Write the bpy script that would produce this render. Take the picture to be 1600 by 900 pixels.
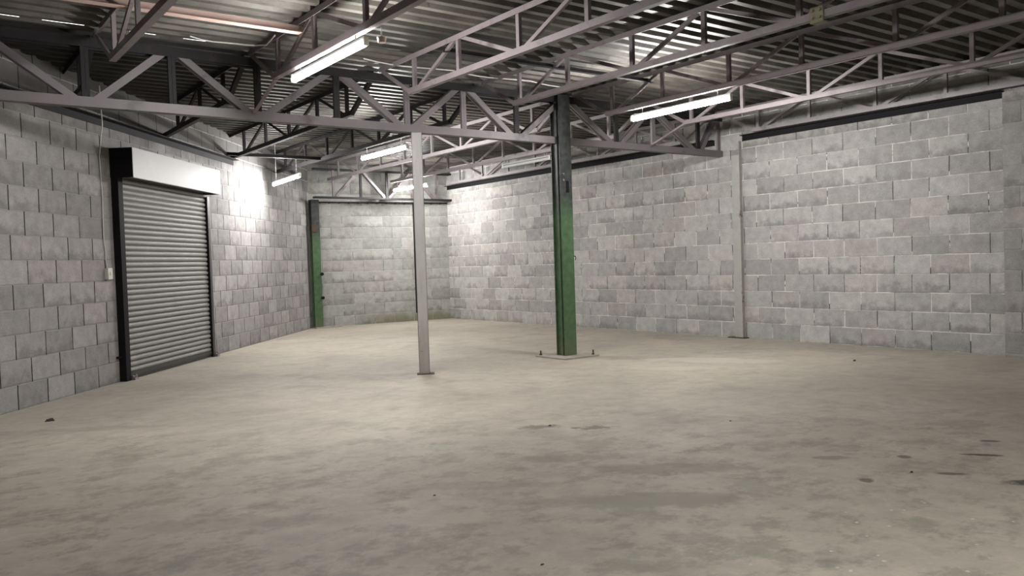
import bpy, bmesh, math, random
from mathutils import Vector, Matrix, noise as mnoise

random.seed(7)
for o in list(bpy.data.objects):
    bpy.data.objects.remove(o, do_unlink=True)
SC = bpy.context.scene
COL = SC.collection

# ------------------------------------------------------------------ camera, world, exposure
F_PX, PITCH, ROLL, YAW, CAM_H = 1288.12, -0.0315, -0.0315, 0.6409, 1.113
cam_d = bpy.data.cameras.new('camera')
cam_d.sensor_width = 36.0
cam_d.lens = 36.0 * F_PX / 1600.0
cam_d.clip_start = 0.05
cam = bpy.data.objects.new('camera', cam_d)
COL.objects.link(cam)
_f = Vector((math.sin(YAW) * math.cos(PITCH), math.cos(YAW) * math.cos(PITCH), math.sin(PITCH)))
_r = Vector((math.cos(YAW), -math.sin(YAW), 0))
_u = _r.cross(_f)
_r2 = _r * math.cos(ROLL) + _u * math.sin(ROLL)
_u2 = -_r * math.sin(ROLL) + _u * math.cos(ROLL)
cam.matrix_world = Matrix(((_r2.x, _u2.x, -_f.x, 0), (_r2.y, _u2.y, -_f.y, 0), (_r2.z, _u2.z, -_f.z, CAM_H), (0, 0, 0, 1)))
SC.camera = cam

world = bpy.data.worlds.new('world')
SC.world = world
world.use_nodes = True
world.node_tree.nodes['Background'].inputs[0].default_value = (0.9, 0.95, 1.0, 1)
world.node_tree.nodes['Background'].inputs[1].default_value = 1.5

SC.view_settings.view_transform = 'Standard'
SC.view_settings.look = 'None'
SC.view_settings.gamma = 1.0
SC.view_settings.exposure = 2.08
SC.view_settings.use_curve_mapping = False
TUBE_STRENGTH = 70.0
TUBE_COLOR = (1.0, 0.985, 0.97)

# ------------------------------------------------------------------ site dimensions (metres)
XR = 9.06            # face of the right wall
YB = 14.27           # face of the back wall at the right corner
YBL = 14.60          # and at the left corner
YN = -3.0            # wall behind the camera
TH = 0.6917          # direction of the slanted left wall
DL = Vector((math.sin(TH), math.cos(TH), 0))
NL = Vector((-math.cos(TH), math.sin(TH), 0))
OL = 4.520           # distance of the left wall from the camera's foot
YG = 7.3             # plane of the big girder
ZR = 3.05            # underside of the roof sheet
BW, BH = 0.4095, 0.21


def lp(t, out=0.0, z=0.0):
    """point on the left wall: t along it, out = distance into the room"""
    p = DL * t + NL * (OL - out)
    return Vector((p.x, p.y, z))


def left_y(x):
    return (OL + x * math.cos(TH)) / math.sin(TH)


def left_x(y):
    return (y * math.sin(TH) - OL) / math.cos(TH)


# ------------------------------------------------------------------ node helpers
class NT:
    def __init__(s, name):
        s.m = bpy.data.materials.new(name)
        s.m.use_nodes = True
        s.t = s.m.node_tree
        s.b = s.t.nodes['Principled BSDF']

    def node(s, typ, **kw):
        n = s.t.nodes.new(typ)
        for k, v in kw.items():
            setattr(n, k, v)
        return n

    def put(s, sock, v):
        if v is None:
            return
        if hasattr(v, 'is_linked') or hasattr(v, 'links'):
            s.t.links.new(v, sock)
        else:
            if sock.type == 'RGBA' and len(v) == 3:
                v = (*v, 1)
            sock.default_value = v

    def math(s, op, a, b=None, c=None, clamp=False):
        n = s.node('ShaderNodeMath', operation=op, use_clamp=clamp)
        s.put(n.inputs[0], a)
        if b is not None:
            s.put(n.inputs[1], b)
        if c is not None:
            s.put(n.inputs[2], c)
        return n.outputs[0]

    def obj(s):
        return s.node('ShaderNodeTexCoord').outputs['Object']

    def sep(s, v):
        n = s.node('ShaderNodeSeparateXYZ')
        s.put(n.inputs[0], v)
        return n.outputs

    def comb(s, x=0.0, y=0.0, z=0.0):
        n = s.node('ShaderNodeCombineXYZ')
        for i, q in enumerate((x, y, z)):
            s.put(n.inputs[i], q)
        return n.outputs[0]

    def noise(s, vec, scale, detail=4.0, rough=0.55, dist=0.0):
        n = s.node('ShaderNodeTexNoise')
        s.put(n.inputs['Vector'], vec)
        n.inputs['Scale'].default_value = scale
        n.inputs['Detail'].default_value = detail
        n.inputs['Roughness'].default_value = rough
        n.inputs['Distortion'].default_value = dist
        return n.outputs['Fac']

    def scale(s, vec, v):
        n = s.node('ShaderNodeVectorMath', operation='MULTIPLY')
        s.put(n.inputs[0], vec)
        n.inputs[1].default_value = v
        return n.outputs[0]

    def step(s, x, a, b):
        n = s.node('ShaderNodeMapRange', interpolation_type='SMOOTHSTEP')
        s.put(n.inputs['Value'], x)
        n.inputs['From Min'].default_value = a
        n.inputs['From Max'].default_value = b
        return n.outputs[0]

    def mix(s, f, a, b, mode='MIX'):
        n = s.node('ShaderNodeMix', data_type='RGBA', blend_type=mode)
        s.put(n.inputs[0], f)
        s.put(n.inputs[6], a)
        s.put(n.inputs[7], b)
        return n.outputs[2]

    def white(s, vec):
        n = s.node('ShaderNodeTexWhiteNoise', noise_dimensions='3D')
        s.put(n.inputs['Vector'], vec)
        return n.outputs['Value']

    def gray(s, v):
        n = s.node('ShaderNodeCombineColor')
        for i in range(3):
            s.put(n.inputs[i], v)
        return n.outputs[0]

    def bump(s, h, dist=0.01, strength=1.0):
        n = s.node('ShaderNodeBump')
        s.put(n.inputs['Height'], h)
        n.inputs['Distance'].default_value = dist
        n.inputs['Strength'].default_value = strength
        s.t.links.new(n.outputs[0], s.b.inputs['Normal'])

    def done(s, col, rough=0.6, metal=0.0, spec=None):
        s.put(s.b.inputs['Base Color'], col)
        s.put(s.b.inputs['Roughness'], rough)
        s.put(s.b.inputs['Metallic'], metal)
        if spec is not None:
            s.b.inputs['Specular IOR Level'].default_value = spec
        return s.m


def block_material(name, u0, z0, mortar, void, void_amt, tint_a, tint_b, parity=0, moss=None, pink=0.4, soot0=2.9, vmin=.1, jw=.0072, soot_amt=.5):
    """concrete block work in the object's own X (along the wall) and Z (up)"""
    s = NT(name)
    co = s.obj()
    x, y, z = s.sep(co)
    # slightly wobbly joints
    wob = s.math('MULTIPLY', s.math('SUBTRACT', s.noise(s.scale(co, (1, 1, 1)), 5.0, 3.0), 0.5), 0.012)
    wob2 = s.math('MULTIPLY', s.math('SUBTRACT', s.noise(s.scale(co, (1.3, 1, .9)), 6.5, 3.0), 0.5), 0.012)
    u = s.math('ADD', s.math('SUBTRACT', x, u0), wob)
    v = s.math('ADD', s.math('SUBTRACT', z, z0), wob2)
    vv = s.math('DIVIDE', v, BH)
    row = s.math('FLOOR', vv)
    fv = s.math('FRACT', s.math('ADD', vv, 100.0))
    par = s.math('MODULO', s.math('ADD', row, 100.0 + parity), 2.0)
    rr = s.white(s.comb(row, 3.3, 9.1))
    uu = s.math('ADD', s.math('ADD', s.math('DIVIDE', u, BW), s.math('MULTIPLY', par, 0.5)), s.math('MULTIPLY', s.math('SUBTRACT', rr, .5), .05))
    uu = s.math('ADD', uu, 200.0)
    colm = s.math('FLOOR', uu)
    fu = s.math('FRACT', uu)
    du = s.math('MULTIPLY', s.math('MINIMUM', fu, s.math('SUBTRACT', 1.0, fu)), BW)
    dv = s.math('MULTIPLY', s.math('MINIMUM', fv, s.math('SUBTRACT', 1.0, fv)), BH)
    rnd = s.white(s.comb(colm, row, 0.0))
    rnd2 = s.white(s.comb(colm, row, 5.0))
    rnd3 = s.white(s.comb(colm, row, 11.0))
    jv = s.step(du, jw, jw * .5)
    jh = s.step(dv, jw, jw * .5)
    vis = s.step(s.noise(co, 2.6, 4.0, .65), 0.36, 0.6)
    visf = s.math('ADD', vmin, s.math('MULTIPLY', vis, 0.85))
    jm = s.math('MULTIPLY', s.math('MAXIMUM', jv, jh), visf)
    # face tone
    base = s.mix(s.math('ADD', s.math('MULTIPLY', rnd, 0.75), s.math('MULTIPLY', s.noise(co, 0.9, 3.0), .3)), tint_a, tint_b)
    base = s.mix(s.math('MULTIPLY', s.step(rnd2, 0.72, 1.0), pink), base, (0.42, 0.375, 0.355))
    blot = s.noise(co, 9.0, 6.0, 0.62)
    base = s.mix(1.0, base, s.gray(s.math('ADD', 0.56, s.math('MULTIPLY', blot, 0.86))), 'MULTIPLY')
    grit = s.noise(co, 70.0, 3.0, 0.7)
    base = s.mix(1.0, base, s.gray(s.math('ADD', 0.64, s.math('MULTIPLY', grit, 0.72))), 'MULTIPLY')
    # damp lower halves of many blocks
    damp = s.math('MULTIPLY', s.step(s.math('ADD', fv, s.math('MULTIPLY', blot, 1.5)), 1.28, 0.72), s.step(rnd3, 0.35, 0.9))
    base = s.mix(s.math('MULTIPLY', damp, 0.62), base, (0.16, 0.155, 0.15))
    if moss:
        x0, x1, top = moss
        mk = s.math('MULTIPLY', s.math('MULTIPLY', s.step(x, x0 - .5, x0 + .4), s.step(x, x1 + .5, x1 - .4)),
                    s.step(s.math('ADD', z, s.math('MULTIPLY', s.noise(co, 4.0, 4.0), 0.25)), top + .12, top - .08))
        base = s.mix(s.math('MULTIPLY', mk, 0.7), base, (0.17, 0.165, 0.085))
    # sooty staining up by the roof, own ragged shape
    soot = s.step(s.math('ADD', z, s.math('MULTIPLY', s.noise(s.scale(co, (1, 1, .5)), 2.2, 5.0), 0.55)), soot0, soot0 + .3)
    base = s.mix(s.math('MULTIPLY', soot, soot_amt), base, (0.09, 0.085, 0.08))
    jcol = s.mix(s.math('MULTIPLY', s.step(s.noise(co, 3.1, 4.0, .6), 0.6 - void_amt * .35, 0.62 - void_amt * .3), s.math('ADD', .35, s.math('MULTIPLY', jv, .65))), mortar, void)
    colr = s.mix(jm, base, jcol)
    hgt = s.math('ADD', s.math('MULTIPLY', s.math('MAXIMUM', jv, jh), -1.0), s.math('ADD', s.math('MULTIPLY', blot, .35), s.math('MULTIPLY', grit, 0.25)))
    s.bump(hgt, 0.006, 0.8)
    return s.done(colr, 0.93, 0.0, 0.25)


def plain(name, col, rough=0.6, metal=0.0, var=0.25, scale=8.0, col2=None, amt=0.0, bump=0.0, spec=None):
    s = NT(name)
    co = s.obj()
    n = s.noise(co, scale, 5.0)
    c = s.mix(1.0, col, s.gray(s.math('ADD', 1 - var / 2, s.math('MULTIPLY', s.math('SUBTRACT', n, .0), var))), 'MULTIPLY')
    if col2:
        c = s.mix(s.math('MULTIPLY', s.step(s.noise(co, scale * .6, 6.0, .65), .55, .72), amt), c, col2)
    if bump:
        s.bump(n, bump, 0.6)
    return s.done(c, rough, metal, spec)


M = {}
M['pink_steel'] = plain('pink_primed_steel', (0.42, 0.30, 0.26), 0.5, 0.0, 0.4, 6.0, (0.2, 0.13, 0.1), 0.5)
M['block_right'] = block_material('right_wall_blocks', 0.0, 0.0, (0.66, 0.64, 0.60), (0.08, 0.075, 0.07), 0.35, (0.27, 0.262, 0.25), (0.44, 0.43, 0.41), vmin=.3, jw=.0076, moss=(-.5, 2.4, .10))
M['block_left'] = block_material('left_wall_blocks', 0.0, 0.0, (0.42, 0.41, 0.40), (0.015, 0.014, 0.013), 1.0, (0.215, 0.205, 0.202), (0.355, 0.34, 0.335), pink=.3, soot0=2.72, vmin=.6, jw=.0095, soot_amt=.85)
M['block_back'] = block_material('back_wall_blocks', 0.1, -0.02, (0.46, 0.455, 0.42), (0.13, 0.12, 0.11), 0.3, (0.28, 0.28, 0.26), (0.41, 0.41, 0.38), moss=(1.3, 3.4, 0.24))
M['steel'] = plain('primed_steel', (0.165, 0.138, 0.142), 0.5, 0.15, 0.5, 5.0, (0.04, 0.032, 0.03), 0.85)
M['steel_dark'] = plain('dark_sooty_steel', (0.020, 0.018, 0.019), 0.6, 0.0, 0.5, 6.0, (0.055, 0.043, 0.038), 0.45, spec=.2)
M['steel_grey'] = plain('grey_primed_steel', (0.235, 0.21, 0.215), 0.5, 0.15, 0.5, 6.0, (0.06, 0.05, 0.047), 0.8)
M['white_paint'] = plain('white_enamel', (0.42, 0.42, 0.415), 0.5, 0.0, 0.12, 3.0, (0.55, 0.55, 0.53), 0.3)
M['slat'] = plain('galvanised_slat', (0.23, 0.226, 0.212), 0.6, 0.1, 0.22, 5.0, (0.36, 0.34, 0.30), 0.4)
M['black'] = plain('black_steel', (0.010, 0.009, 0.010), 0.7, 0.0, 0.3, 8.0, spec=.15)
M['guide'] = plain('dark_guide_steel', (0.06, 0.055, 0.055), 0.45, 0.4, 0.4, 8.0)
M['rust'] = plain('rusty_iron', (0.085, 0.05, 0.035), 0.8, 0.2, 0.6, 20.0, (0.03, 0.022, 0.02), 0.8)
M['plate'] = plain('floor_stained_plate', (0.36, 0.33, 0.28), 0.7, 0.1, 0.4, 9.0, (0.10, 0.09, 0.075), 0.6)
M['plastic'] = plain('ivory_plastic', (0.68, 0.66, 0.60), 0.4, 0.0, 0.1, 9.0)
M['cable'] = plain('white_cable', (0.62, 0.60, 0.56), 0.5, 0.0, 0.2, 9.0)
M['debris'] = plain('dark_grit', (0.05, 0.042, 0.035), 0.9, 0.0, 0.4, 30.0)
M['ochre'] = plain('green_ochre_paint', (0.16, 0.15, 0.085), 0.6, 0.0, 0.6, 25.0, (0.10, 0.10, 0.06), 0.8)
M['socket'] = plain('porcelain_socket', (0.72, 0.58, 0.47), 0.35, 0.0, 0.1, 9.0)


def column_paint():
    s = NT('column_green_and_soot')
    co = s.obj()
    x, y, z = s.sep(co)
    n = s.noise(co, 5.0, 5.0, .6)
    green = s.mix(s.step(s.noise(co, 12.0, 5.0), .35, .7), (0.055, 0.105, 0.05), (0.082, 0.145, 0.072))
    green = s.mix(s.math('MULTIPLY', s.step(s.noise(co, 26.0, 4.0), .63, .7), .7), green, (0.05, 0.045, 0.03))
    # dust splash at the foot
    green = s.mix(s.math('MULTIPLY', s.step(s.math('ADD', z, s.math('MULTIPLY', n, .3)), .42, .1), .5), green, (0.17, 0.15, 0.10))
    old = s.mix(s.step(s.noise(co, 15.0, 5.0), .4, .65), (0.022, 0.026, 0.024), (0.05, 0.055, 0.052))
    c = s.mix(s.step(s.math('ADD', z, s.math('MULTIPLY', n, .45)), 1.78, 2.12), green, old)
    s.bump(n, .002, .4)
    return s.done(c, .42, 0.0)


def column_paint_back():
    m = column_paint()
    return m


def grey_post_paint():
    s = NT('dusty_grey_post_paint')
    co = s.obj()
    x, y, z = s.sep(co)
    n = s.noise(s.scale(co, (6, 6, 1)), 3.0, 5.0, .6)
    c = s.mix(s.step(n, .3, .7), (0.42, 0.405, 0.39), (0.50, 0.485, 0.47))
    c = s.mix(s.math('MULTIPLY', s.step(s.math('ADD', z, s.math('MULTIPLY', n, .3)), .75, .15), .6), c, (0.30, 0.27, 0.235))
    c = s.mix(s.math('MULTIPLY', s.step(s.noise(co, 40.0, 4.0), .66, .72), .6), c, (0.12, 0.09, 0.07))
    # bare rusty arrises
    e = s.math('MAXIMUM', s.step(s.math('ABSOLUTE', x), .045, .050), 0.0)
    c = s.mix(s.math('MULTIPLY', e, s.math('ADD', .35, s.math('MULTIPLY', s.step(n, .2, .6), .6))), c, (0.09, 0.07, 0.06))
    return s.done(c, .5, 0.0)


def floor_material():
    s = NT('dusty_concrete_floor')
    co = s.obj()
    x, y, z = s.sep(co)
    big = s.noise(co, 0.45, 5.0, .6, .4)
    mid = s.noise(co, 1.7, 6.0, .65, .3)
    fine = s.noise(co, 38.0, 4.0, .7)
    med = s.noise(co, 7.5, 5.0, .65, .4)
    c = s.mix(s.step(big, .3, .72), (0.355, 0.322, 0.262), (0.475, 0.425, 0.35))
    c = s.mix(s.math('MULTIPLY', s.step(mid, .48, .68), .6), c, (0.33, 0.285, 0.245))
    dep = s.math('ADD', s.math('MULTIPLY', x, .6), s.math('MULTIPLY', y, .8))
    near = s.math('ADD', .12, s.math('MULTIPLY', s.step(s.math('ADD', dep, s.math('MULTIPLY', s.noise(co, 1.1, 4.0), 2.0)), 7.6, 5.4), .88))
    c = s.mix(s.math('MULTIPLY', s.math('MULTIPLY', s.step(s.noise(s.scale(co, (1, 1.2, 1)), 2.2, 12.0, .74), .49, .6), .62), near), c, (0.225, 0.215, 0.165))
    c = s.mix(s.math('MULTIPLY', s.step(s.noise(s.scale(co, (1, 1.2, 1.3)), 4.1, 12.0, .72), .53, .62), s.math('MULTIPLY', near, .45)), c, (0.20, 0.17, 0.135))
    c = s.mix(1.0, c, s.gray(s.math('ADD', .72, s.math('MULTIPLY', med, .56))), 'MULTIPLY')
    c = s.mix(1.0, c, s.gray(s.math('ADD', .88, s.math('MULTIPLY', fine, .24))), 'MULTIPLY')

    def blob(px, py, rx, ry, ang, col, amt, warp=.5, sc=7.0, lo=.55, hi=1.0):
        nonlocal c
        dx = s.math('SUBTRACT', x, px)
        dy = s.math('SUBTRACT', y, py)
        ca, sa = math.cos(ang), math.sin(ang)
        a = s.math('DIVIDE', s.math('ADD', s.math('MULTIPLY', dx, ca), s.math('MULTIPLY', dy, sa)), rx)
        b = s.math('DIVIDE', s.math('SUBTRACT', s.math('MULTIPLY', dy, ca), s.math('MULTIPLY', dx, sa)), ry)
        d = s.math('SQRT', s.math('ADD', s.math('MULTIPLY', a, a), s.math('MULTIPLY', b, b)))
        d = s.math('ADD', d, s.math('MULTIPLY', s.math('SUBTRACT', s.noise(co, sc, 5.0, .65), .5), warp * 2))
        c = s.mix(s.math('MULTIPLY', s.step(d, hi, lo), amt), c, col)
    for b in FLOOR_MARKS:
        blob(*b)
    # paint speckles in the foreground
    vor = s.node('ShaderNodeTexVoronoi', feature='F1')
    s.put(vor.inputs['Vector'], co)
    vor.inputs['Scale'].default_value = 24.0
    sp = s.step(vor.outputs['Distance'], .20, .13)
    vn = s.sep(vor.outputs['Color'])[0]
    zone = s.step(s.noise(co, 3.3, 3.0, .6), .42, .56)
    reg = s.math('MULTIPLY', s.step(x, 2.2, 2.6), s.step(s.math('ADD', y, s.math('MULTIPLY', x, .25)), 2.95, 2.6))
    sp = s.math('MULTIPLY', s.math('MULTIPLY', sp, s.step(vn, .72, .74)), s.math('MULTIPLY', zone, reg))
    c = s.mix(sp, c, (0.62, 0.60, 0.54))
    s.bump(s.math('ADD', s.math('MULTIPLY', fine, .3), med), .002, .5)
    rgh = s.math('ADD', .55, s.math('MULTIPLY', mid, .28))
    return s.done(c, rgh, 0.0, .4)


def roof_material():
    s = NT('weathered_corrugated_sheet')
    co = s.obj()
    n = s.noise(s.scale(co, (.8, 1.6, 1)), 2.2, 6.0, .65)
    c = s.mix(s.step(n, .3, .7), (0.062, 0.057, 0.05), (0.135, 0.125, 0.108))
    xs_, ys_, zs_ = s.sep(co)
    sheet = s.white(s.comb(s.math('FLOOR', s.math('DIVIDE', s.math('ADD', xs_, .45), 3.05)), s.math('FLOOR', s.math('DIVIDE', s.math('ADD', ys_, .03), .84)), 2.0))
    c = s.mix(1.0, c, s.gray(s.math('ADD', .45, s.math('MULTIPLY', sheet, .8))), 'MULTIPLY')
    c = s.mix(s.math('MULTIPLY', s.step(s.noise(co, 1.3, 6.0, .7), .56, .7), .75), c, (0.04, 0.03, 0.024))
    c = s.mix(s.math('MULTIPLY', s.step(s.noise(co, 5.5, 6.0, .7), .6, .7), .6), c, (0.028, 0.025, 0.024))
    # near-black ragged patch beyond the girder near the slanting wall
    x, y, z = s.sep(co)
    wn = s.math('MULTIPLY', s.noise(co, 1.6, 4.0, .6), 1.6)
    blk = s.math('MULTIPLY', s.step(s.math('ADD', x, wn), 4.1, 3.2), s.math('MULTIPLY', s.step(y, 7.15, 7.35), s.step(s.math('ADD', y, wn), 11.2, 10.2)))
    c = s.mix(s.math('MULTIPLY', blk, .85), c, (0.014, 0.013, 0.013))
    s.bump(n, .002, .4)
    return s.done(c, .5, .2, .2)


def tube_material(power=1.0):
    m = bpy.data.materials.new('lit_tube')
    m.use_nodes = True
    b = m.node_tree.nodes['Principled BSDF']
    b.inputs['Base Color'].default_value = (.9, .9, .9, 1)
    b.inputs['Emission Color'].default_value = (*TUBE_COLOR, 1)
    b.inputs['Emission Strength'].default_value = TUBE_STRENGTH * power
    return m


# ------------------------------------------------------------------ mesh helpers
def add_prism(bm, p0, p1, prof, a, b):
    """sweep a closed profile [(ca, cb), ...] in the axes a, b from p0 to p1"""
    p0, p1, a, b = Vector(p0), Vector(p1), Vector(a), Vector(b)
    v0 = [bm.verts.new(p0 + a * q[0] + b * q[1]) for q in prof]
    v1 = [bm.verts.new(p1 + a * q[0] + b * q[1]) for q in prof]
    n = len(prof)
    for i in range(n):
        bm.faces.new((v0[i], v0[(i + 1) % n], v1[(i + 1) % n], v1[i]))
    bm.faces.new(v0[::-1])
    bm.faces.new(v1)


def add_box(bm, lo, hi, rot=None, at=None):
    x0, y0, z0 = lo
    x1, y1, z1 = hi
    vs = [Vector(q) for q in ((x0, y0, z0), (x1, y0, z0), (x1, y1, z0), (x0, y1, z0), (x0, y0, z1), (x1, y0, z1), (x1, y1, z1), (x0, y1, z1))]
    if rot is not None:
        vs = [rot @ v for v in vs]
    if at is not None:
        vs = [v + Vector(at) for v in vs]
    v = [bm.verts.new(q) for q in vs]
    for f in ((3, 2, 1, 0), (4, 5, 6, 7), (0, 1, 5, 4), (1, 2, 6, 5), (2, 3, 7, 6), (3, 0, 4, 7)):
        bm.faces.new([v[i] for i in f])


def add_cyl(bm, p0, p1, r, n=14, r1=None):
    p0, p1 = Vector(p0), Vector(p1)
    d = (p1 - p0).normalized()
    a = d.orthogonal().normalized()
    b = d.cross(a)
    r1 = r if r1 is None else r1
    v0 = [bm.verts.new(p0 + (a * math.cos(t) + b * math.sin(t)) * r) for t in [2 * math.pi * i / n for i in range(n)]]
    v1 = [bm.verts.new(p1 + (a * math.cos(t) + b * math.sin(t)) * r1) for t in [2 * math.pi * i / n for i in range(n)]]
    for i in range(n):
        bm.faces.new((v0[i], v0[(i + 1) % n], v1[(i + 1) % n], v1[i]))
    bm.faces.new(v0[::-1])
    bm.faces.new(v1)


def add_path(bm, pts, r, n=6):
    pts = [Vector(p) for p in pts]
    rings = []
    for i, p in enumerate(pts):
        d = (pts[min(i + 1, len(pts) - 1)] - pts[max(i - 1, 0)]).normalized()
        a = d.cross(Vector((0.13, 0.21, 0.97))).normalized()
        if a.length < .1:
            a = d.orthogonal().normalized()
        b = d.cross(a)
        rings.append([bm.verts.new(p + (a * math.cos(t) + b * math.sin(t)) * r) for t in [2 * math.pi * k / n for k in range(n)]])
    for A, B in zip(rings, rings[1:]):
        for k in range(n):
            bm.faces.new((A[k], A[(k + 1) % n], B[(k + 1) % n], B[k]))
    bm.faces.new(rings[0][::-1])
    bm.faces.new(rings[-1])


def obj(name, bm, mat, parent=None, smooth=False, bevel=0.0, origin=None, rotz=0.0):
    """link bm (in world coordinates, or the parent's own) as one mesh object"""
    if origin is not None:
        inv = (Matrix.Translation(Vector(origin)) @ Matrix.Rotation(rotz, 4, 'Z')).inverted()
        bmesh.ops.transform(bm, matrix=inv, verts=bm.verts)
    bmesh.ops.recalc_face_normals(bm, faces=bm.faces)
    me = bpy.data.meshes.new(name)
    bm.to_mesh(me)
    bm.free()
    if smooth:
        for p in me.polygons:
            p.use_smooth = True
    o = bpy.data.objects.new(name, me)
    COL.objects.link(o)
    me.materials.append(mat)
    if origin is not None:
        o.location = origin
        o.rotation_euler = (0, 0, rotz)
    if parent is not None:
        o.parent = parent
    if bevel:
        md = o.modifiers.new('bevel', 'BEVEL')
        md.width = bevel
        md.segments = 2
        md.limit_method = 'ANGLE'
    return o


def tag(o, label=None, cat=None, group=None, kind=None):
    if label:
        o['label'] = label
    if cat:
        o['category'] = cat
    if group:
        o['group'] = group
    if kind:
        o['kind'] = kind
    return o


def thing(name, label, cat, loc=(0, 0, 0), rotz=0.0, group=None, kind=None):
    o = bpy.data.objects.new(name, None)
    COL.objects.link(o)
    o.empty_display_size = .1
    o.location = loc
    o.rotation_euler = (0, 0, rotz)
    return tag(o, label, cat, group, kind)


def rel(o, bm):
    """turn a bmesh built in world coordinates into the thing's own"""
    inv = (Matrix.Translation(o.location) @ Matrix.Rotation(o.rotation_euler.z, 4, 'Z')).inverted()
    bmesh.ops.transform(bm, matrix=inv, verts=bm.verts)
    return bm


def part(name, bm, mat, o, smooth=False, bevel=0.0):
    return obj(name, rel(o, bm), mat, o, smooth, bevel)


def L_prof(w, h, t):
    return [(0, 0), (w, 0), (w, t), (t, t), (t, h), (0, h)]


# ------------------------------------------------------------------ floor
FLOOR_MARKS = [
    # x, y, rx, ry, angle, colour, amount, warp, noise scale
    (3.42, 4.33, .24, .10, -.6, (.15, .125, .095), .75, 1.1, 15.0, .3, .75),
    (3.66, 4.05, .24, .10, -.6, (.13, .11, .085), .75, 1.1, 15.0, .3, .75),
    (6.95, 5.75, .85, .28, -1.05, (.56, .52, .44), .65, .6, 3.0),
    (6.2, 5.6, .45, .15, -.75, (.50, .46, .39), .5, .6, 4.0),
    (3.73, 2.17, .04, .05, -.7, (.09, .08, .062), .8, .4, 14.0),
    (4.30, 2.28, .045, .05, -.7, (.09, .08, .06), .8, .5, 14.0),
    (4.62, 2.03, .12, .03, -.95, (.05, .045, .035), .9, .6, 12.0),
    (4.13, 1.96, .10, .03, -.95, (.07, .06, .05), .8, .7, 12.0),
    (4.25, 1.60, .20, .07, -.85, (.045, .04, .032), .9, .6, 9.0),
    (4.99, 2.14, .07, .03, -.9, (.06, .055, .045), .8, .5, 12.0),
    (4.0, 2.55, .12, .05, -.8, (.16, .145, .115), .6, .9, 9.0),
    (3.2, 3.0, .5, .14, -.7, (.19, .175, .135), .5, .9, 7.0),
    (2.8, 2.6, .5, .16, -.7, (.19, .18, .135), .55, .9, 7.0),
    (2.95, 3.55, .35, .12, -.7, (.21, .185, .15), .5, .9, 8.0),
    (2.3, 3.4, .5, .10, -.7, (.24, .22, .175), .45, .7, 6.0),
    (1.2, 3.6, .7, .12, -.6, (.26, .235, .19), .4, .7, 6.0),
    (2.6, 2.75, .6, .12, -.7, (.25, .235, .18), .5, .7, 6.0),
    (1.1, 6.6, .7, .10, -.6, (.27, .245, .2), .45, .7, 6.0),
]
bm = bmesh.new()
poly = [(left_x(YN), YN), (XR, YN), (XR, YB), (left_x(YB), YB)]
off = .25
poly = [(left_x(YN) - .6, YN - off), (XR + off, YN - off), (XR + off, YB + off + .3), (left_x(YBL) - .1, YB + off + .3)]
a = [bm.verts.new((x, y, 0)) for x, y in poly]
b = [bm.verts.new((x, y, -.15)) for x, y in poly]
bm.faces.new(a)
bm.faces.new(b[::-1])
for i in range(4):
    bm.faces.new((a[i], b[i], b[(i + 1) % 4], a[(i + 1) % 4]))
tag(obj('floor', bm, floor_material()), 'dusty beige concrete floor of the empty warehouse', 'floor', kind='structure')

# ------------------------------------------------------------------ walls
WZ = 3.16


def wall(name, p0, ang, length, mat, label, z1=WZ):
    """box wall: local X along, local -Y... thickness to +Y, object coords drive the block pattern"""
    bm = bmesh.new()
    add_box(bm, (0, 0, -.02), (length, .18, z1))
    o = obj(name, bm, mat)
    o.location = p0
    o.rotation_euler = (0, 0, ang)
    return tag(o, label, 'wall', kind='structure')


# right wall: local +X = -Y world ; joints: k=0 at world Y = 31.099*0.21
w = wall('wall_right', (XR, YB, 0), -math.pi / 2, YB - YN, M['block_right'], 'long grey concrete block wall with pale mortar lines')
# material phase: local x = YB - Y
NTm = M['block_right'].node_tree


def set_phase(mat, u0, z0, parity):
    """rewrite the phase constants of a block material"""
    nodes = mat.node_tree.nodes
    subs = [n for n in nodes if n.type == 'MATH' and n.operation == 'SUBTRACT']
    for n in subs:
        if n.inputs[0].is_linked and n.inputs[0].links[0].from_node.type == 'SEPXYZ':
            idx = list(n.inputs[0].links[0].from_node.outputs).index(n.inputs[0].links[0].from_socket)
            n.inputs[1].default_value = u0 if idx == 0 else z0
    for n in nodes:
        if n.type == 'MATH' and n.operation == 'MODULO':
            n.inputs[0].links[0].from_node.inputs[1].default_value = 100.0 + parity


set_phase(M['block_right'], YB - 31.099 * .21, 0.0, 0)
# left wall: local X along DL ; joint k=0 at t = 31.798*.21 for rows 4..5 (from the floor)
T0, T1 = -6.4, (YB - 0) / math.cos(TH) * 1.0
t_end = (lambda y: (Vector((left_x(y), y, 0)).dot(DL)))(YBL)
t_start = (lambda y: (Vector((left_x(y), y, 0)).dot(DL)))(YN)
w = wall('wall_left', lp(t_start - .3), math.pi / 2 - TH, t_end - t_start + .3, M['block_left'], 'slanting grey concrete block wall holding the roller shutter')
set_phase(M['block_left'], 31.798 * .21 - (t_start - .3), 0.0, 0)
XBL = left_x(YBL)
BANG = math.atan2(YB - YBL, XR - XBL)


def yb_(x):
    return YBL + (YB - YBL) * (x - XBL) / (XR - XBL)


w = wall('wall_back', (XBL - .1, yb_(XBL - .1), 0), BANG, XR + .16 - XBL + .1, M['block_back'], 'far grey concrete block wall between the two long walls')
w = wall('wall_near', (XR + .18, YN, 0), math.pi, XR + .18 - left_x(YN) + .6, M['block_back'], 'grey concrete block wall opposite the far wall')

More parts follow.
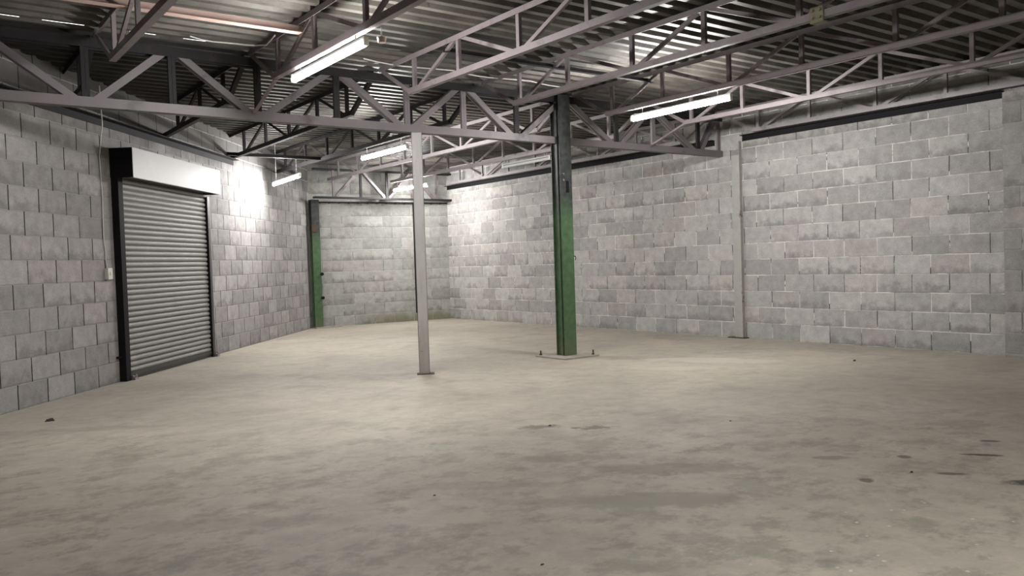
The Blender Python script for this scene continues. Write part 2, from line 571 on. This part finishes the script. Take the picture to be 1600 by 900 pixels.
# block pilaster standing proud of the right wall
bm = bmesh.new()
add_box(bm, (0, 0, 0), (.62, .09, 2.66))
o = obj('wall_right_pilaster', bm, block_material('pilaster_blocks', .17, .03, (0.40, 0.39, 0.36), (0.12, 0.11, 0.10), .3, (0.25, 0.245, 0.23), (0.34, 0.33, 0.31), parity=1), bevel=.004)
o.location = (XR - .09, 3.70, 0)
o.rotation_euler = (0, 0, -math.pi / 2)
tag(o, 'projecting concrete block pier on the long wall at the frame edge', 'pillar', kind='structure')

# ------------------------------------------------------------------ roof: corrugated sheets, ribs along X
PITCH_C = 0.168


def corr_profile(y0, y1):
    """y, z points of a trapezoid sheet seen from below"""
    pts = []
    k0 = math.floor(y0 / PITCH_C)
    y = k0 * PITCH_C
    while y < y1 + PITCH_C:
        for dy, z in ((0.0, 0.0), (.058, 0.0), (.082, .042), (.144, .042)):
            pts.append((y + dy, z))
        y += PITCH_C
    out = [p for p in pts if y0 - 1e-6 <= p[0] <= y1 + 1e-6]
    return out


def roof_strip(bm, x0, x1, y0, y1, zoff=0.0):
    pr = corr_profile(y0, y1)
    t = .004
    xs = [x0, x1]
    lo = [[bm.verts.new((x, y, ZR + z + zoff)) for y, z in pr] for x in xs]
    hi = [[bm.verts.new((x, y, ZR + z + zoff + t)) for y, z in pr] for x in xs]
    for i in range(len(pr) - 1):
        bm.faces.new((lo[0][i], lo[0][i + 1], lo[1][i + 1], lo[1][i]))
        bm.faces.new((hi[0][i], hi[1][i], hi[1][i + 1], hi[0][i + 1]))
    for e in (0, -1):
        bm.faces.new((lo[0][e], hi[0][e], hi[1][e], lo[1][e]))
    for s_ in (0, 1):
        for i in range(len(pr) - 1):
            bm.faces.new((lo[s_][i], hi[s_][i], hi[s_][i + 1], lo[s_][i + 1]))


roof = bmesh.new()
XL = left_x(YN) - .5
# sheets lap every few metres; thin daylight slits stay open at two laps
k = PITCH_C
ya = YN - .2
yb = math.floor(7.17 / k) * k + .144
roof_strip(roof, XL, XR + .2, ya, yb)
slits = [(0.55, .83), (.98, 1.27), (1.60, 1.80), (2.02, 2.2)]
y2 = yb + .024
cur = XL
for s0, s1 in slits + [(XR + .2, XR + .2)]:
    # the joining web between the two sheets, left out over each slit
    if s0 > cur:
        vs = [roof.verts.new(q) for q in ((cur, yb, ZR + .042), (s0, yb, ZR + .042), (s0, y2, ZR), (cur, y2, ZR))]
        roof.faces.new(vs)
    else:
        pass
    vs = [roof.verts.new(q) for q in ((s0, yb + .010, ZR + .0245), (s1, yb + .010, ZR + .0245), (s1, y2, ZR), (s0, y2, ZR))] if s1 > s0 else None
    if vs:
        roof.faces.new(vs)
    cur = s1
roof_strip(roof, XL, XR + .2, y2 - .0, YBL + .3)
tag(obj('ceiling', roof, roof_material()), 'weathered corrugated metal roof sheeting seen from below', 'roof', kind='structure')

# ------------------------------------------------------------------ left wall steel ledger; right wall strips painting a sooty, shaded gap
def bar_L(name, p0, p1, a, b, w, h, t, mat, label, cat, group=None, rotz=0.0):
    bm = bmesh.new()
    add_prism(bm, p0, p1, L_prof(w, h, t), a, b)
    o = obj(name, bm, mat, origin=p0, rotz=rotz)
    return tag(o, label, cat, group)


bar_L('ledger_and_shade_strip', (XR - .002, 3.72, 2.69), (XR - .002, 6.93, 2.69), (-1, 0, 0), (0, 0, -1), .07, .075, .008, M['black'],
      'dark strip standing for the sooty, shaded gap on the long wall near the block pier', 'beam')
bar_L('ledger_and_shade_strip', (XR - .002, 7.40, 2.69), (XR - .002, YB - .03, 2.69), (-1, 0, 0), (0, 0, -1), .07, .075, .008, M['black'],
      'dark strip standing for the sooty, shaded gap on the long wall beyond the flush wall post', 'beam')
bar_L('ledger_and_shade_strip', lp(5.9, .002, 2.69), lp(11.6, .002, 2.69), -NL, (0, 0, -1), .09, .075, .008, M['black'],
      'black steel ledger angle running above the roller shutter', 'beam', rotz=math.pi / 2 - TH)


# ------------------------------------------------------------------ main girders
def girder(label, y, zb, zt, x0, x1, bots, tops, chord=.078, mem=.058, extra_posts=(), mc=None, left_slant=False):
    t = thing('girder_truss', label, 'truss', ((x0 + x1) / 2, y, zb), group=None)
    mc = mc or M['steel_grey']
    g = .045
    for nm, z, up in (('bottom_chord', zb, 1), ('top_chord', zt, -1)):
        bm = bmesh.new()
        add_prism(bm, (x0, y - g, z), (x1, y - g, z), L_prof(.05, chord, .007), (0, 1, 0), (0, 0, up))
        add_prism(bm, (x0, y + g, z), (x1, y + g, z), L_prof(.05, chord, .007), (0, -1, 0), (0, 0, up))
        part(nm, bm, mc if (up > 0 and y < 10) else M['steel_dark'], t)
    zb2, zt2 = zb + .012, zt - .012
    for x in sorted(list(bots) + list(tops) + list(extra_posts)):
        bm = bmesh.new()
        m = mem
        add_prism(bm, (x - m / 2, y - g + .008, zb2), (x - m / 2, y - g + .008, zt2), L_prof(m * .48, .03, .006), (1, 0, 0), (0, 1, 0))
        add_prism(bm, (x + m / 2, y - g + .008, zb2), (x + m / 2, y - g + .008, zt2), L_prof(m * .48, .03, .006), (-1, 0, 0), (0, 1, 0))
        part('post', bm, M['steel_dark'] if (x < 4 or int(x * 10) % 3 == 1) else mc, t)
    nodes = sorted([(x, 0) for x in bots] + [(x, 1) for x in tops])
    for (xa, ka), (xb, kb) in zip(nodes, nodes[1:]):
        if ka == kb:
            continue
        s = .045
        pa = Vector((xa + s, y, zb + .035 if ka == 0 else zt - .035))
        pb = Vector((xb - s, y, zb + .035 if kb == 0 else zt - .035))
        d = (pb - pa).normalized()
        nrm = Vector((-d.z, 0, d.x))
        if nrm.z < 0:
            nrm = -nrm
        bm = bmesh.new()
        for yy, sg in ((y - g + .009, 1), (y + g - .009, -1)):
            add_prism(bm, pa + Vector((0, yy - y, 0)) - nrm * mem / 2, pb + Vector((0, yy - y, 0)) - nrm * mem / 2,
                      L_prof(mem, .028, .006), nrm, (0, sg, 0))
        part('diagonal', bm, mc, t)
    return t


GB = (1.27, 2.66, 4.18, 5.56, 7.08, 8.57)
GT = (.50, 1.93, 3.42, 4.86, 6.27, 7.72)
girder('long lattice girder crossing the hall over the grey post and green column', YG, 2.45, 3.0, .24, XR - .01,
       GB, GT + (8.98,), mc=plain('sooty_girder_steel', (0.155, 0.135, 0.14), 0.5, 0.1, 0.5, 2.6, (0.03, 0.026, 0.026), 0.9))
girder('short lattice girder above the far block wall', 14.12, 2.38, 2.93, 6.12, XR - .01,
       (6.5, 7.6, 8.7), (7.05, 8.15), chord=.035, mem=.045, mc=M['steel'])


# ------------------------------------------------------------------ purlin trusses
def purlin(label, x, y0, y1, bots, tops, yb0, yb1, end_dir, grp, mat):
    """lattice purlin along Y. y0..y1 top chord, yb0..yb1 bottom chord; end_dir +1: its raised end is at y1, -1: at y0"""
    zb, zt = 2.695, 3.043
    t = thing('purlin_truss', label, 'truss', (x, (y0 + y1) / 2, zb), group=grp)
    bm = bmesh.new()
    add_prism(bm, (x - .025, yb0, zb), (x - .025, yb1, zb), L_prof(.05, .05, .006), (1, 0, 0), (0, 0, 1))
    part('bottom_chord', bm, mat, t)
    bm = bmesh.new()
    add_prism(bm, (x - .025, y0, zt), (x - .025, y1, zt), L_prof(.05, .045, .006), (1, 0, 0), (0, 0, -1))
    part('top_chord', bm, mat, t)
    za, zc = zb + .01, zt - .008
    for y in sorted(list(bots) + list(tops)):
        bm = bmesh.new()
        add_prism(bm, (x - .018, y - .019, za), (x - .018, y - .019, zc), L_prof(.03, .038, .005), (1, 0, 0), (0, 1, 0))
        part('post', bm, mat, t)
    nodes = sorted([(y, 0) for y in bots] + [(y, 1) for y in tops])
    for (ya_, ka), (yb_, kb) in zip(nodes, nodes[1:]):
        if ka == kb or yb_ - ya_ < .3:
            continue
        pa = Vector((x - .012, ya_ + .05, zb + .03 if ka == 0 else zt - .03))
        pb = Vector((x - .012, yb_ - .05, zb + .03 if kb == 0 else zt - .03))
        d = (pb - pa).normalized()
        nrm = Vector((0, -d.z, d.y))
        bm = bmesh.new()
        add_prism(bm, pa - nrm * .016, pb - nrm * .016, L_prof(.032, .025, .005), nrm, (1, 0, 0))
        part('diagonal', bm, mat, t)
    if end_dir:
        if end_dir > 0:
            pa, pb = Vector((x - .02, yb1 - .01, zb + .004)), Vector((x - .02, y1 - .03, zt - .05))
        else:
            pa, pb = Vector((x - .02, yb0 + .01, zb + .004)), Vector((x - .02, y0 + .03, zt - .05))
        d = (pb - pa).normalized()
        nrm = Vector((0, -d.z, d.y))
        if nrm.z < 0:
            nrm = -nrm
        bm = bmesh.new()
        add_prism(bm, pa, pb, L_prof(.04, .04, .006), nrm, (1, 0, 0))
        part('end_strut', bm, mat, t)
    return t


PB1 = (6.6, 5.02, 3.4, 1.8, .2, -1.4)
PT1 = (5.86, 4.24, 2.62, 1.0, -.6, -2.2)
G1 = 'lattice purlins in the near bay'
for x, lab, mat in (
        (1.36, 'lattice purlin in the near bay directly above the shutter side, no lamp', 'steel'),
        (2.60, 'dark lattice purlin in the near bay carrying the tube lamp closest to the shutter', 'steel'),
        (3.89, 'pale pinkish lattice purlin ending in front of the slim grey post', 'steel'),
        (5.10, 'lattice purlin in the near bay with an ochre splice clamp on its chord', 'steel'),
        (6.38, 'lattice purlin in the near bay carrying the tube lamp nearest the long wall', 'steel'),
        (7.67, 'pale lattice purlin in the near bay, last before the one on the wall', 'steel')):
    purlin(lab, x, YN + .02, YG - .06, [y for y in PB1], [y for y in PT1], YN + .02, 6.7, 1, G1, M[mat])
purlin('lattice purlin lying along the long block wall above its near dark strip', 8.95, YN + .02, YG - .06, PB1, PT1, YN + .02, 6.7, 1, G1, M['steel_grey'])
purlin('short dark lattice purlin running into the slanting wall above the girder end', .09, YN + .02, 7.1, PB1[:], PT1, YN + .02, 6.7, 0, G1, M['steel'])

G2 = 'lattice purlins in the far bay'
PB2 = (8.02, 9.62, 11.22, 12.82)
PT2 = (8.78, 10.4, 12.0, 13.6)
for x, lab in ((2.60, 'dark lattice purlin in the far bay meeting the slanting wall over the shutter hood'),
               (3.89, 'dark lattice purlin in the far bay meeting the slanting wall past the shutter'),
               (5.10, 'lattice purlin in the far bay with a lit tube lamp behind the slim grey post'),
               (6.38, 'pinkish lattice purlin in the far bay without any lamp'),
               (7.67, 'lattice purlin in the far bay carrying an unlit tube fitting'),
               (8.95, 'lattice purlin in the far bay lying along the long block wall')):
    ye = min(left_y(x) - .03, 14.04)
    nb = [y for y in PB2 if y < ye - .12]
    nt = [y for y in PT2 if y < ye - .12]
    purlin(lab, x, YG + .06, ye, nb, nt, 7.9, ye, -1, G2, M['steel_grey' if x > 5.5 else 'steel_dark'])
purlin('stub of lattice purlin between the girder and the slanting wall', 1.36, YG + .06, left_y(1.36) - .03, (8.02,), (), 7.9, left_y(1.36) - .03, -1, G2, M['steel_dark'])


# bridging angles and knee braces
def strut(name, p0, p1, label, w=.04, mat='steel', a=None, b=None):
    p0, p1 = Vector(p0), Vector(p1)
    d = (p1 - p0).normalized()
    a = Vector(a) if a else d.cross(Vector((0, 0, 1))).normalized()
    b = Vector(b) if b else a.cross(d).normalized()
    if b.z < 0:
        b = -b
    bm = bmesh.new()
    add_prism(bm, p0, p1, L_prof(w, w, .005), a, b)
    return tag(obj(name, bm, M[mat], origin=p0), label, 'brace')


strut('bridging_angle', (.2, 6.14, 2.93), (2.62, 6.14, 2.93), 'pinkish bridging angle under the roof ending at the lamp purlin', .07, 'pink_steel')
strut('bridging_angle', (3.86, 6.06, 2.935), (6.42, 6.06, 2.935), 'dark bridging angle under the roof beside the slim grey post', .045, 'steel_dark')
strut('bridging_angle', (3.72, 11.45, 2.70), (5.12, 11.45, 2.70), 'dark bridging angle between far purlins with a bright lower edge', .05, 'steel_dark')
strut('knee_brace', (2.62, 7.22, 2.50), (2.62, 6.68, 2.69), 'knee brace from the girder up to the lamp purlin close to the shutter', .035)
strut('knee_brace', (7.64, 7.22, 2.50), (7.66, 6.68, 2.69), 'knee brace from the girder up to a purlin near the long wall', .035)

# ------------------------------------------------------------------ columns
# slim grey post
t = thing('steel_post', 'slim pale grey square steel post under the girder', 'column', (4.275, 7.265, 0), -.52)
bm = bmesh.new()
add_box(bm, (-.053, -.03, .006), (.053, .05, 2.448))
obj('shaft', bm, grey_post_paint(), t, bevel=.004)
bm = bmesh.new()
add_box(bm, (-.078, -.06, 0), (.10, .08, .006))
obj('base_plate', bm, M['rust'], t, bevel=.002)
# green column: H section with flanges facing the camera side
GX, GY = 6.19, 7.275
t = thing('green_column', 'tall green steel column bolted to a square floor plate', 'column', (GX, GY, 0), 0.0)
W, D = .175, .155
zt_ = 3.0
gm = column_paint()
bm = bmesh.new()
add_box(bm, (-W / 2, -D / 2, .02), (W / 2, -D / 2 + .012, zt_))
add_box(bm, (-W / 2, D / 2 - .012, .02), (W / 2, D / 2, zt_))
add_box(bm, (-W / 2 + .02, -D / 2 + .012, .02), (-W / 2 + .028, D / 2 - .012, zt_))
add_box(bm, (W / 2 - .028, -D / 2 + .012, .02), (W / 2 - .02, D / 2 - .012, zt_))
add_box(bm, (-W / 2 + .002, -.035, .02), (-W / 2 + .02, -.025, zt_))
obj('shaft', bm, gm, t, bevel=.002)
bm = bmesh.new()
add_box(bm, (-.26, -.27, 0), (.26, .26, .018))
obj('base_plate', bm, M['plate'], t, bevel=.003)
for bx, by in ((-.215, .215), (.215, -.215), (.215, .215)):
    bm = bmesh.new()
    add_cyl(bm, (bx, by, .018), (bx, by, .033), .017, 6)
    add_cyl(bm, (bx, by, .033), (bx, by, .072), .009, 10)
    obj('anchor_bolt', bm, M['rust'], t)
for z in (2.10, 2.03):
    bm = bmesh.new()
    add_cyl(bm, (-.045, -D / 2, z), (-.045, -D / 2 - .014, z), .012, 6)
    obj('bolt', bm, M['steel_grey'], t)
bm = bmesh.new()
add_box(bm, (-.005, -D / 2 - .006, 1.89), (.035, -D / 2, 2.02))
obj('slot_plate', bm, M['black'], t)
bm = bmesh.new()
add_path(bm, [(W / 2 - .004, -D / 2 + .0, 1.16), (W / 2 + .02, -D / 2 - .0, 1.155), (W / 2 + .026, -D / 2, 1.13), (W / 2 + .014, -D / 2, 1.112)], .005)
obj('hook', bm, M['black'], t)

# green column against the far wall
t = thing('green_column', 'green steel column in the far corner against the block wall', 'column', (6.25, 14.44, 0))
gmb = gm.copy()
W, D = .155, .12
bm = bmesh.new()
add_box(bm, (-W / 2, -D / 2, .02), (W / 2, -D / 2 + .012, 2.38))
add_box(bm, (-W / 2, D / 2 - .012, .02), (W / 2, D / 2, 2.38))
add_box(bm, (-.006, -D / 2 + .012, .02), (.006, D / 2 - .012, 2.38))
obj('shaft', bm, gmb, t)
bm = bmesh.new()
add_box(bm, (-.09, -.14, 0), (.42, .06, .018))
obj('base_plate', bm, M['plate'], t)
for z in (.56, 1.0):
    bm = bmesh.new()
    add_cyl(bm, (W / 2 - .01, -D / 2, z), (W / 2 - .01, -D / 2 - .05, z), .018, 8)
    add_cyl(bm, (W / 2 - .01, -D / 2 - .05, z), (W / 2 - .01, -D / 2 - .065, z), .03, 10)
    obj('bolt', bm, M['black'], t)
bm = bmesh.new()
add_box(bm, (-W / 2 - .01, -D / 2 - .02, 1.78), (.02, -D / 2, 1.90))
obj('clamp_plate', bm, M['rust'], t)

# steel post flush in the long wall, below the girder end
t = thing('wall_post', 'narrow grey steel post with rusty edge set in the long wall', 'column', (XR, 7.02, 0))
bm = bmesh.new()
add_box(bm, (-.05, -.045, .01), (.0, .065, 2.445))
o = obj('channel', bm, plain('worn_grey_channel', (0.33, 0.325, 0.30), .6, .05, .4, 8.0, (0.16, 0.14, 0.115), .6), t, bevel=.003)
bm = bmesh.new()
add_box(bm, (-.052, -.060, .01), (-.0, -.045, 2.62))
o = obj('edge_strip', bm, plain('pale_rusty_strip', (0.36, 0.34, 0.31), .7, .05, .5, 16.0, (0.07, 0.035, 0.022), 1.0), t)
bm = bmesh.new()
add_box(bm, (-.10, -.12, 0), (-.0, .16, .012))
obj('base_plate', bm, M['rust'], t)

# rod on the far wall
bm = bmesh.new()
add_cyl(bm, (8.31, yb_(8.31) - .02, .16), (8.31, yb_(8.31) - .02, 2.36), .02, 8)  # thin dark cylinder drawn as a line up the wall
tag(obj('wall_stripe', bm, M['black'], origin=(8.31, yb_(8.31) - .02, .16)), 'thin dark vertical rod on the far wall behind the slim grey post', 'stripe')
# pipe rail along the head of the far wall
bm = bmesh.new()
add_cyl(bm, (6.34, yb_(6.34) - .04, 2.345), (XR - .03, yb_(XR) - .04, 2.345), .014, 8)
for i in range(14):
    xx = 6.4 + i * .19
    add_box(bm, (xx, yb_(xx) - .055, 2.325), (xx + .02, yb_(xx) - .002, 2.36))
tag(obj('pipe_rail', bm, M['steel_dark'], origin=(6.34, yb_(6.34) - .04, 2.345)), 'thin dark pipe rail clipped along the head of the far wall', 'pipe')

# ------------------------------------------------------------------ roller shutter (door)
d = thing('door_1', 'closed grey steel roller shutter door under a white hood', 'door', lp(9.42), math.pi / 2 - TH, kind='structure')
bm = bmesh.new()
P = .0587
pts = []
z = .075
x0, x1 = -1.035, 1.075
while z < 2.14:
    for k in range(9):
        f = k / 8.0
        pts.append((-.026 - .017 * max(0.0, math.sin(math.pi * f)) ** .55, z + P * .80 * f))
    pts.append((-.020, z + P * .83))
    pts.append((-.020, z + P * .97))
    z += P
va = [bm.verts.new((x0, y, zz)) for y, zz in pts]
vb = [bm.verts.new((x1, y, zz)) for y, zz in pts]
for i in range(len(pts) - 1):
    bm.faces.new((va[i], vb[i], vb[i + 1], va[i + 1]))
vc = [bm.verts.new((x0, -.02, pts[0][1])), bm.verts.new((x1, -.02, pts[0][1])), bm.verts.new((x1, -.02, pts[-1][1])), bm.verts.new((x0, -.02, pts[-1][1]))]
bm.faces.new(vc[::-1])
obj('slat_curtain', bm, M['slat'], d, smooth=True)
bm = bmesh.new()
add_box(bm, (x0, -.05, .035), (x1, -.018, .078))
add_box(bm, (x0, -.036, .006), (x1, -.026, .035))
obj('bottom_rail', bm, M['guide'], d, bevel=.002)
for sx in (-1, 1):
    bm = bmesh.new()
    if sx < 0:
        add_box(bm, (-1.12, -.075, .0), (-1.095, 0, 2.13))
        add_box(bm, (-1.095, -.075, .0), (-1.03, -.064, 2.13))
        add_box(bm, (-1.095, -.016, .0), (-1.03, 0, 2.13))
    else:
        add_box(bm, (1.115, -.075, .0), (1.135, 0, 2.08))
        add_box(bm, (1.07, -.075, .0), (1.115, -.064, 2.08))
        add_box(bm, (1.07, -.016, .0), (1.115, 0, 2.08))
    obj('guide_rail', bm, M['black'] if sx < 0 else M['guide'], d)
bm = bmesh.new()
HX0, HX1, HY, HZ0, HZ1 = -1.125, 1.105, -.243, 2.105, 2.415
add_box(bm, (HX0, HY, HZ0), (HX1, HY + .006, HZ1))
add_box(bm, (HX0, HY + .006, HZ1 - .006), (HX1, 0, HZ1))
add_box(bm, (HX0, HY + .006, HZ0), (HX1, HY + .03, HZ0 + .005))
hood = obj('hood', bm, M['white_paint'], d, bevel=.002)
tag(hood, 'white painted steel hood')
for xa in (HX0 - .004, HX1 - .006):
    bm = bmesh.new()
    add_box(bm, (xa, HY + .004, HZ0 + .002), (xa + .008, 0, HZ1 - .004))
    tag(obj('end_plate', bm, M['black'], d), 'black end plate')
bm = bmesh.new()
add_cyl(bm, (HX0 + .02, -.12, 2.24), (HX1 - .02, -.12, 2.24), .085, 20)
obj('roll', bm, M['guide'], d, smooth=False)
bm = bmesh.new()
add_box(bm, (HX0 + .02, -.235, 2.125), (HX1 - .02, -.05, 2.13))
obj('underside_panel', bm, M['guide'], d)
for xa in (-1.0, 1.13):
    k = bmesh.new()
    add_box(k, (xa - .02, -.11, 0), (xa + .045, -.06, .028))
    add_cyl(k, (xa + .0, -.085, .028), (xa + .0, -.085, .05), .012, 8)
    add_cyl(k, (xa - .03, -.085, .04), (xa + .06, -.085, .04), .011, 8)
    add_box(k, (xa + .02, -.1, .028), (xa + .034, -.07, .06))
    obj('floor_lock', k, M['steel_grey'], d)
bm = bmesh.new()
add_box(bm, (-1.175, -.03, .245), (-1.12, 0, .265))
obj('lock_lug', bm, M['black'], d)

# switch box and its cable on the left wall
t = thing('switch_box', 'small ivory switch box on the block wall beside the shutter', 'switch', lp(8.135, 0, 1.065), math.pi / 2 - TH)
bm = bmesh.new()
add_box(bm, (-.042, -.045, 0), (.042, 0, .115))
obj('housing', bm, M['plastic'], t, bevel=.005)
bm = bmesh.new()
add_box(bm, (-.014, -.054, .04), (.014, -.045, .075))
obj('rocker', bm, M['plastic'], t, bevel=.003)
pts = [(7.98, 2.98), (7.99, 2.80), (8.0, 2.60), (8.03, 2.50), (8.09, 2.3), (8.10, 2.1), (8.112, 1.9), (8.10, 1.65), (8.10, 1.45), (8.11, 1.40), (8.125, 1.33), (8.12, 1.27), (8.135, 1.21), (8.135, 1.17)]
bm = bmesh.new()
add_path(bm, [lp(a_, .104 if z_ > 2.59 else (.07 if z_ > 2.4 else .008), z_) for a_, z_ in pts], .0055)
tag(obj('switch_cable', bm, M['cable'], origin=lp(8.1, 0, 1.17)), 'thin pale cable dropping down the block wall to the switch box', 'cable')


# ------------------------------------------------------------------ tube lamps
TUBE = tube_material()


def tube_lamp(label, p0, p1, hz0, hz1, lit=True, power=1.0, grp='hanging tube lamps'):
    p0, p1 = Vector(p0), Vector(p1)
    mid = (p0 + p1) / 2
    d_ = (p1 - p0).normalized()
    side = d_.cross(Vector((0, 0, 1))).normalized()
    t = thing('tube_lamp', label, 'lamp', mid, 0, grp)
    bm = bmesh.new()
    add_cyl(bm, p0 + d_ * .02, p1 - d_ * .02, .023, 16)
    part('tube', bm, (TUBE if power == 1.0 else tube_material(power)) if lit else M['white_paint'], t, smooth=False)
    bm = bmesh.new()
    add_prism(bm, p0 + Vector((0, 0, .026)), p1 + Vector((0, 0, .026)), [(-.014, 0), (.014, 0), (.010, .02), (-.010, .02)], side, (0, 0, 1))
    part('batten', bm, M['white_paint'], t)
    for e, s_ in ((p0, 1), (p1, -1)):
        bm = bmesh.new()
        add_prism(bm, e - d_ * .005 * s_, e + d_ * .022 * s_, [(-.018, -.02), (.018, -.02), (.018, .04), (-.018, .04)], side, (0, 0, 1))
        part('end_cap', bm, M['plastic'], t)
    for e, hz in ((p0.lerp(p1, .12), hz0), (p0.lerp(p1, .88), hz1)):
        bm = bmesh.new()
        add_cyl(bm, e + Vector((0, 0, .04)), Vector((e.x, e.y, hz)), .003, 6)
        part('hanger', bm, M['cable'], t)
    return t


tube_lamp('lit tube lamp hanging in the near bay on the shutter side', (2.585, 6.27, 2.605), (2.575, 4.99, 2.605), 2.694, 2.694)
tube_lamp('lit tube lamp hanging in the near bay near the long block wall', (6.40, 6.33, 2.60), (6.40, 5.02, 2.60), 2.694, 2.694)
tube_lamp('lit tube lamp in the far bay just left of the slim grey post', (5.10, 10.12, 2.565), (5.10, 8.90, 2.565), 2.694, 2.694)
tube_lamp('lit tube lamp close to the slanting wall past the shutter', (4.80, 12.60, 2.44), (4.68, 11.25, 2.44), 3.04, 2.694, power=.8)
tube_lamp('lit tube lamp seen partly behind the slim grey post by the far wall', (7.70, 14.0, 2.55), (7.76, 12.85, 2.55), 2.694, 2.694)
tube_lamp('unlit white tube fitting under a far purlin left of the green column', (7.67, 10.42, 2.60), (7.67, 9.25, 2.60), 2.694, 2.694, lit=False)
# lamps of the same kind further back in the hall, behind and above the camera
tube_lamp('lit tube lamp hanging above the viewpoint under the dark lamp purlin', (2.58, 1.2, 2.60), (2.58, -.05, 2.60), 2.694, 2.694)

# bulb socket beside the nearest lamp
t = thing('lamp_socket', 'small pinkish round lamp socket at the end of the tube lamp', 'socket', (2.66, 4.93, 2.60))
bm = bmesh.new()
add_cyl(bm, (0, 0, 0), (0, 0, .035), .026, 14, .032)
obj('body', bm, M['socket'], t, smooth=False)
bm = bmesh.new()
add_cyl(bm, (0, 0, .035), (0, 0, .10), .005, 6)
obj('stem', bm, M['cable'], t)

# cables under the sheet
bm = bmesh.new()
pts = [(2.0 + i * .09, 6.95 + .02 * math.sin(i * 1.3), 3.03 - .02 * math.sin(math.pi * min(1, i / 6))) for i in range(7)]
pts += [(2.58, 6.8, 3.0), (2.56, 6.55, 3.02)]
add_path(bm, pts, .006)
tag(obj('roof_cable', bm, M['cable'], origin=(2.0, 6.95, 3.03)), 'short pale cable looping under the roof toward the shutter side lamp', 'cable')
bm = bmesh.new()
pts = [(3.55 + i * .14, 6.94 + .02 * math.sin(i * .9), 3.035 - .02 * abs(math.sin(i * .45))) for i in range(18)]
add_path(bm, pts, .006)
tag(obj('roof_cable', bm, M['cable'], origin=(3.55, 6.94, 3.03)), 'long pale cable sagging under the roof across two purlins by the girder', 'cable')

# splice clamp on the purlin at X 5.1
t = thing('splice_clamp', 'ochre painted steel splice clamp on a near purlin chord', 'clamp', (5.10, 3.25, 2.69))
bm = bmesh.new()
add_box(bm, (-.036, -.05, -.012), (-.026, .05, .085))
add_box(bm, (-.036, -.05, -.022), (.04, .05, -.012))
obj('plate', bm, M['ochre'], t, bevel=.002)
for yy in (-.028, .028):
    for zz in (.01, .06):
        bm = bmesh.new()
        add_cyl(bm, (-.036, yy, zz), (-.048, yy, zz), .01, 6)
        obj('bolt', bm, M['ochre'], t)

# ------------------------------------------------------------------ grit and chips lying on the floor
CHIPS = [((.905, 7.21), .045, 'dark curled leaf scrap on the floor near the slanting wall'),
         ((3.49, 4.30), .016, 'tiny black chip on the brown floor stain'),
         ((4.44, 3.55), .013, 'tiny dark chip alone on open floor right of the stain'),
         ((7.75, 4.62), .030, 'dark scrap lying at the foot of the long block wall'),
         ((2.03, 3.40), .010, 'tiny dark speck on the floor in the lower middle'),
         ((4.02, 2.10), .014, 'small black chip among the oil spots'),
         ((1.85, 2.35), .010, 'tiny dark speck on the nearest floor')]
for (cx, cy), r, lab in CHIPS:
    bm = bmesh.new()
    n = 7
    rn = random.Random(int(cx * 100))
    ring = [(math.cos(2 * math.pi * i / n) * r * rn.uniform(.5, 1.2), math.sin(2 * math.pi * i / n) * r * rn.uniform(.3, .7)) for i in range(n)]
    lo = [bm.verts.new((q[0], q[1], 0)) for q in ring]
    hi = [bm.verts.new((q[0] * .6, q[1] * .6, r * rn.uniform(.25, .5))) for q in ring]
    for i in range(n):
        bm.faces.new((lo[i], lo[(i + 1) % n], hi[(i + 1) % n], hi[i]))
    bm.faces.new(lo[::-1])
    bm.faces.new(hi)
    o = obj('floor_chip', bm, M['debris'])
    o.location = (cx, cy, 0)
    tag(o, lab, 'debris', 'chips and scraps on the floor')
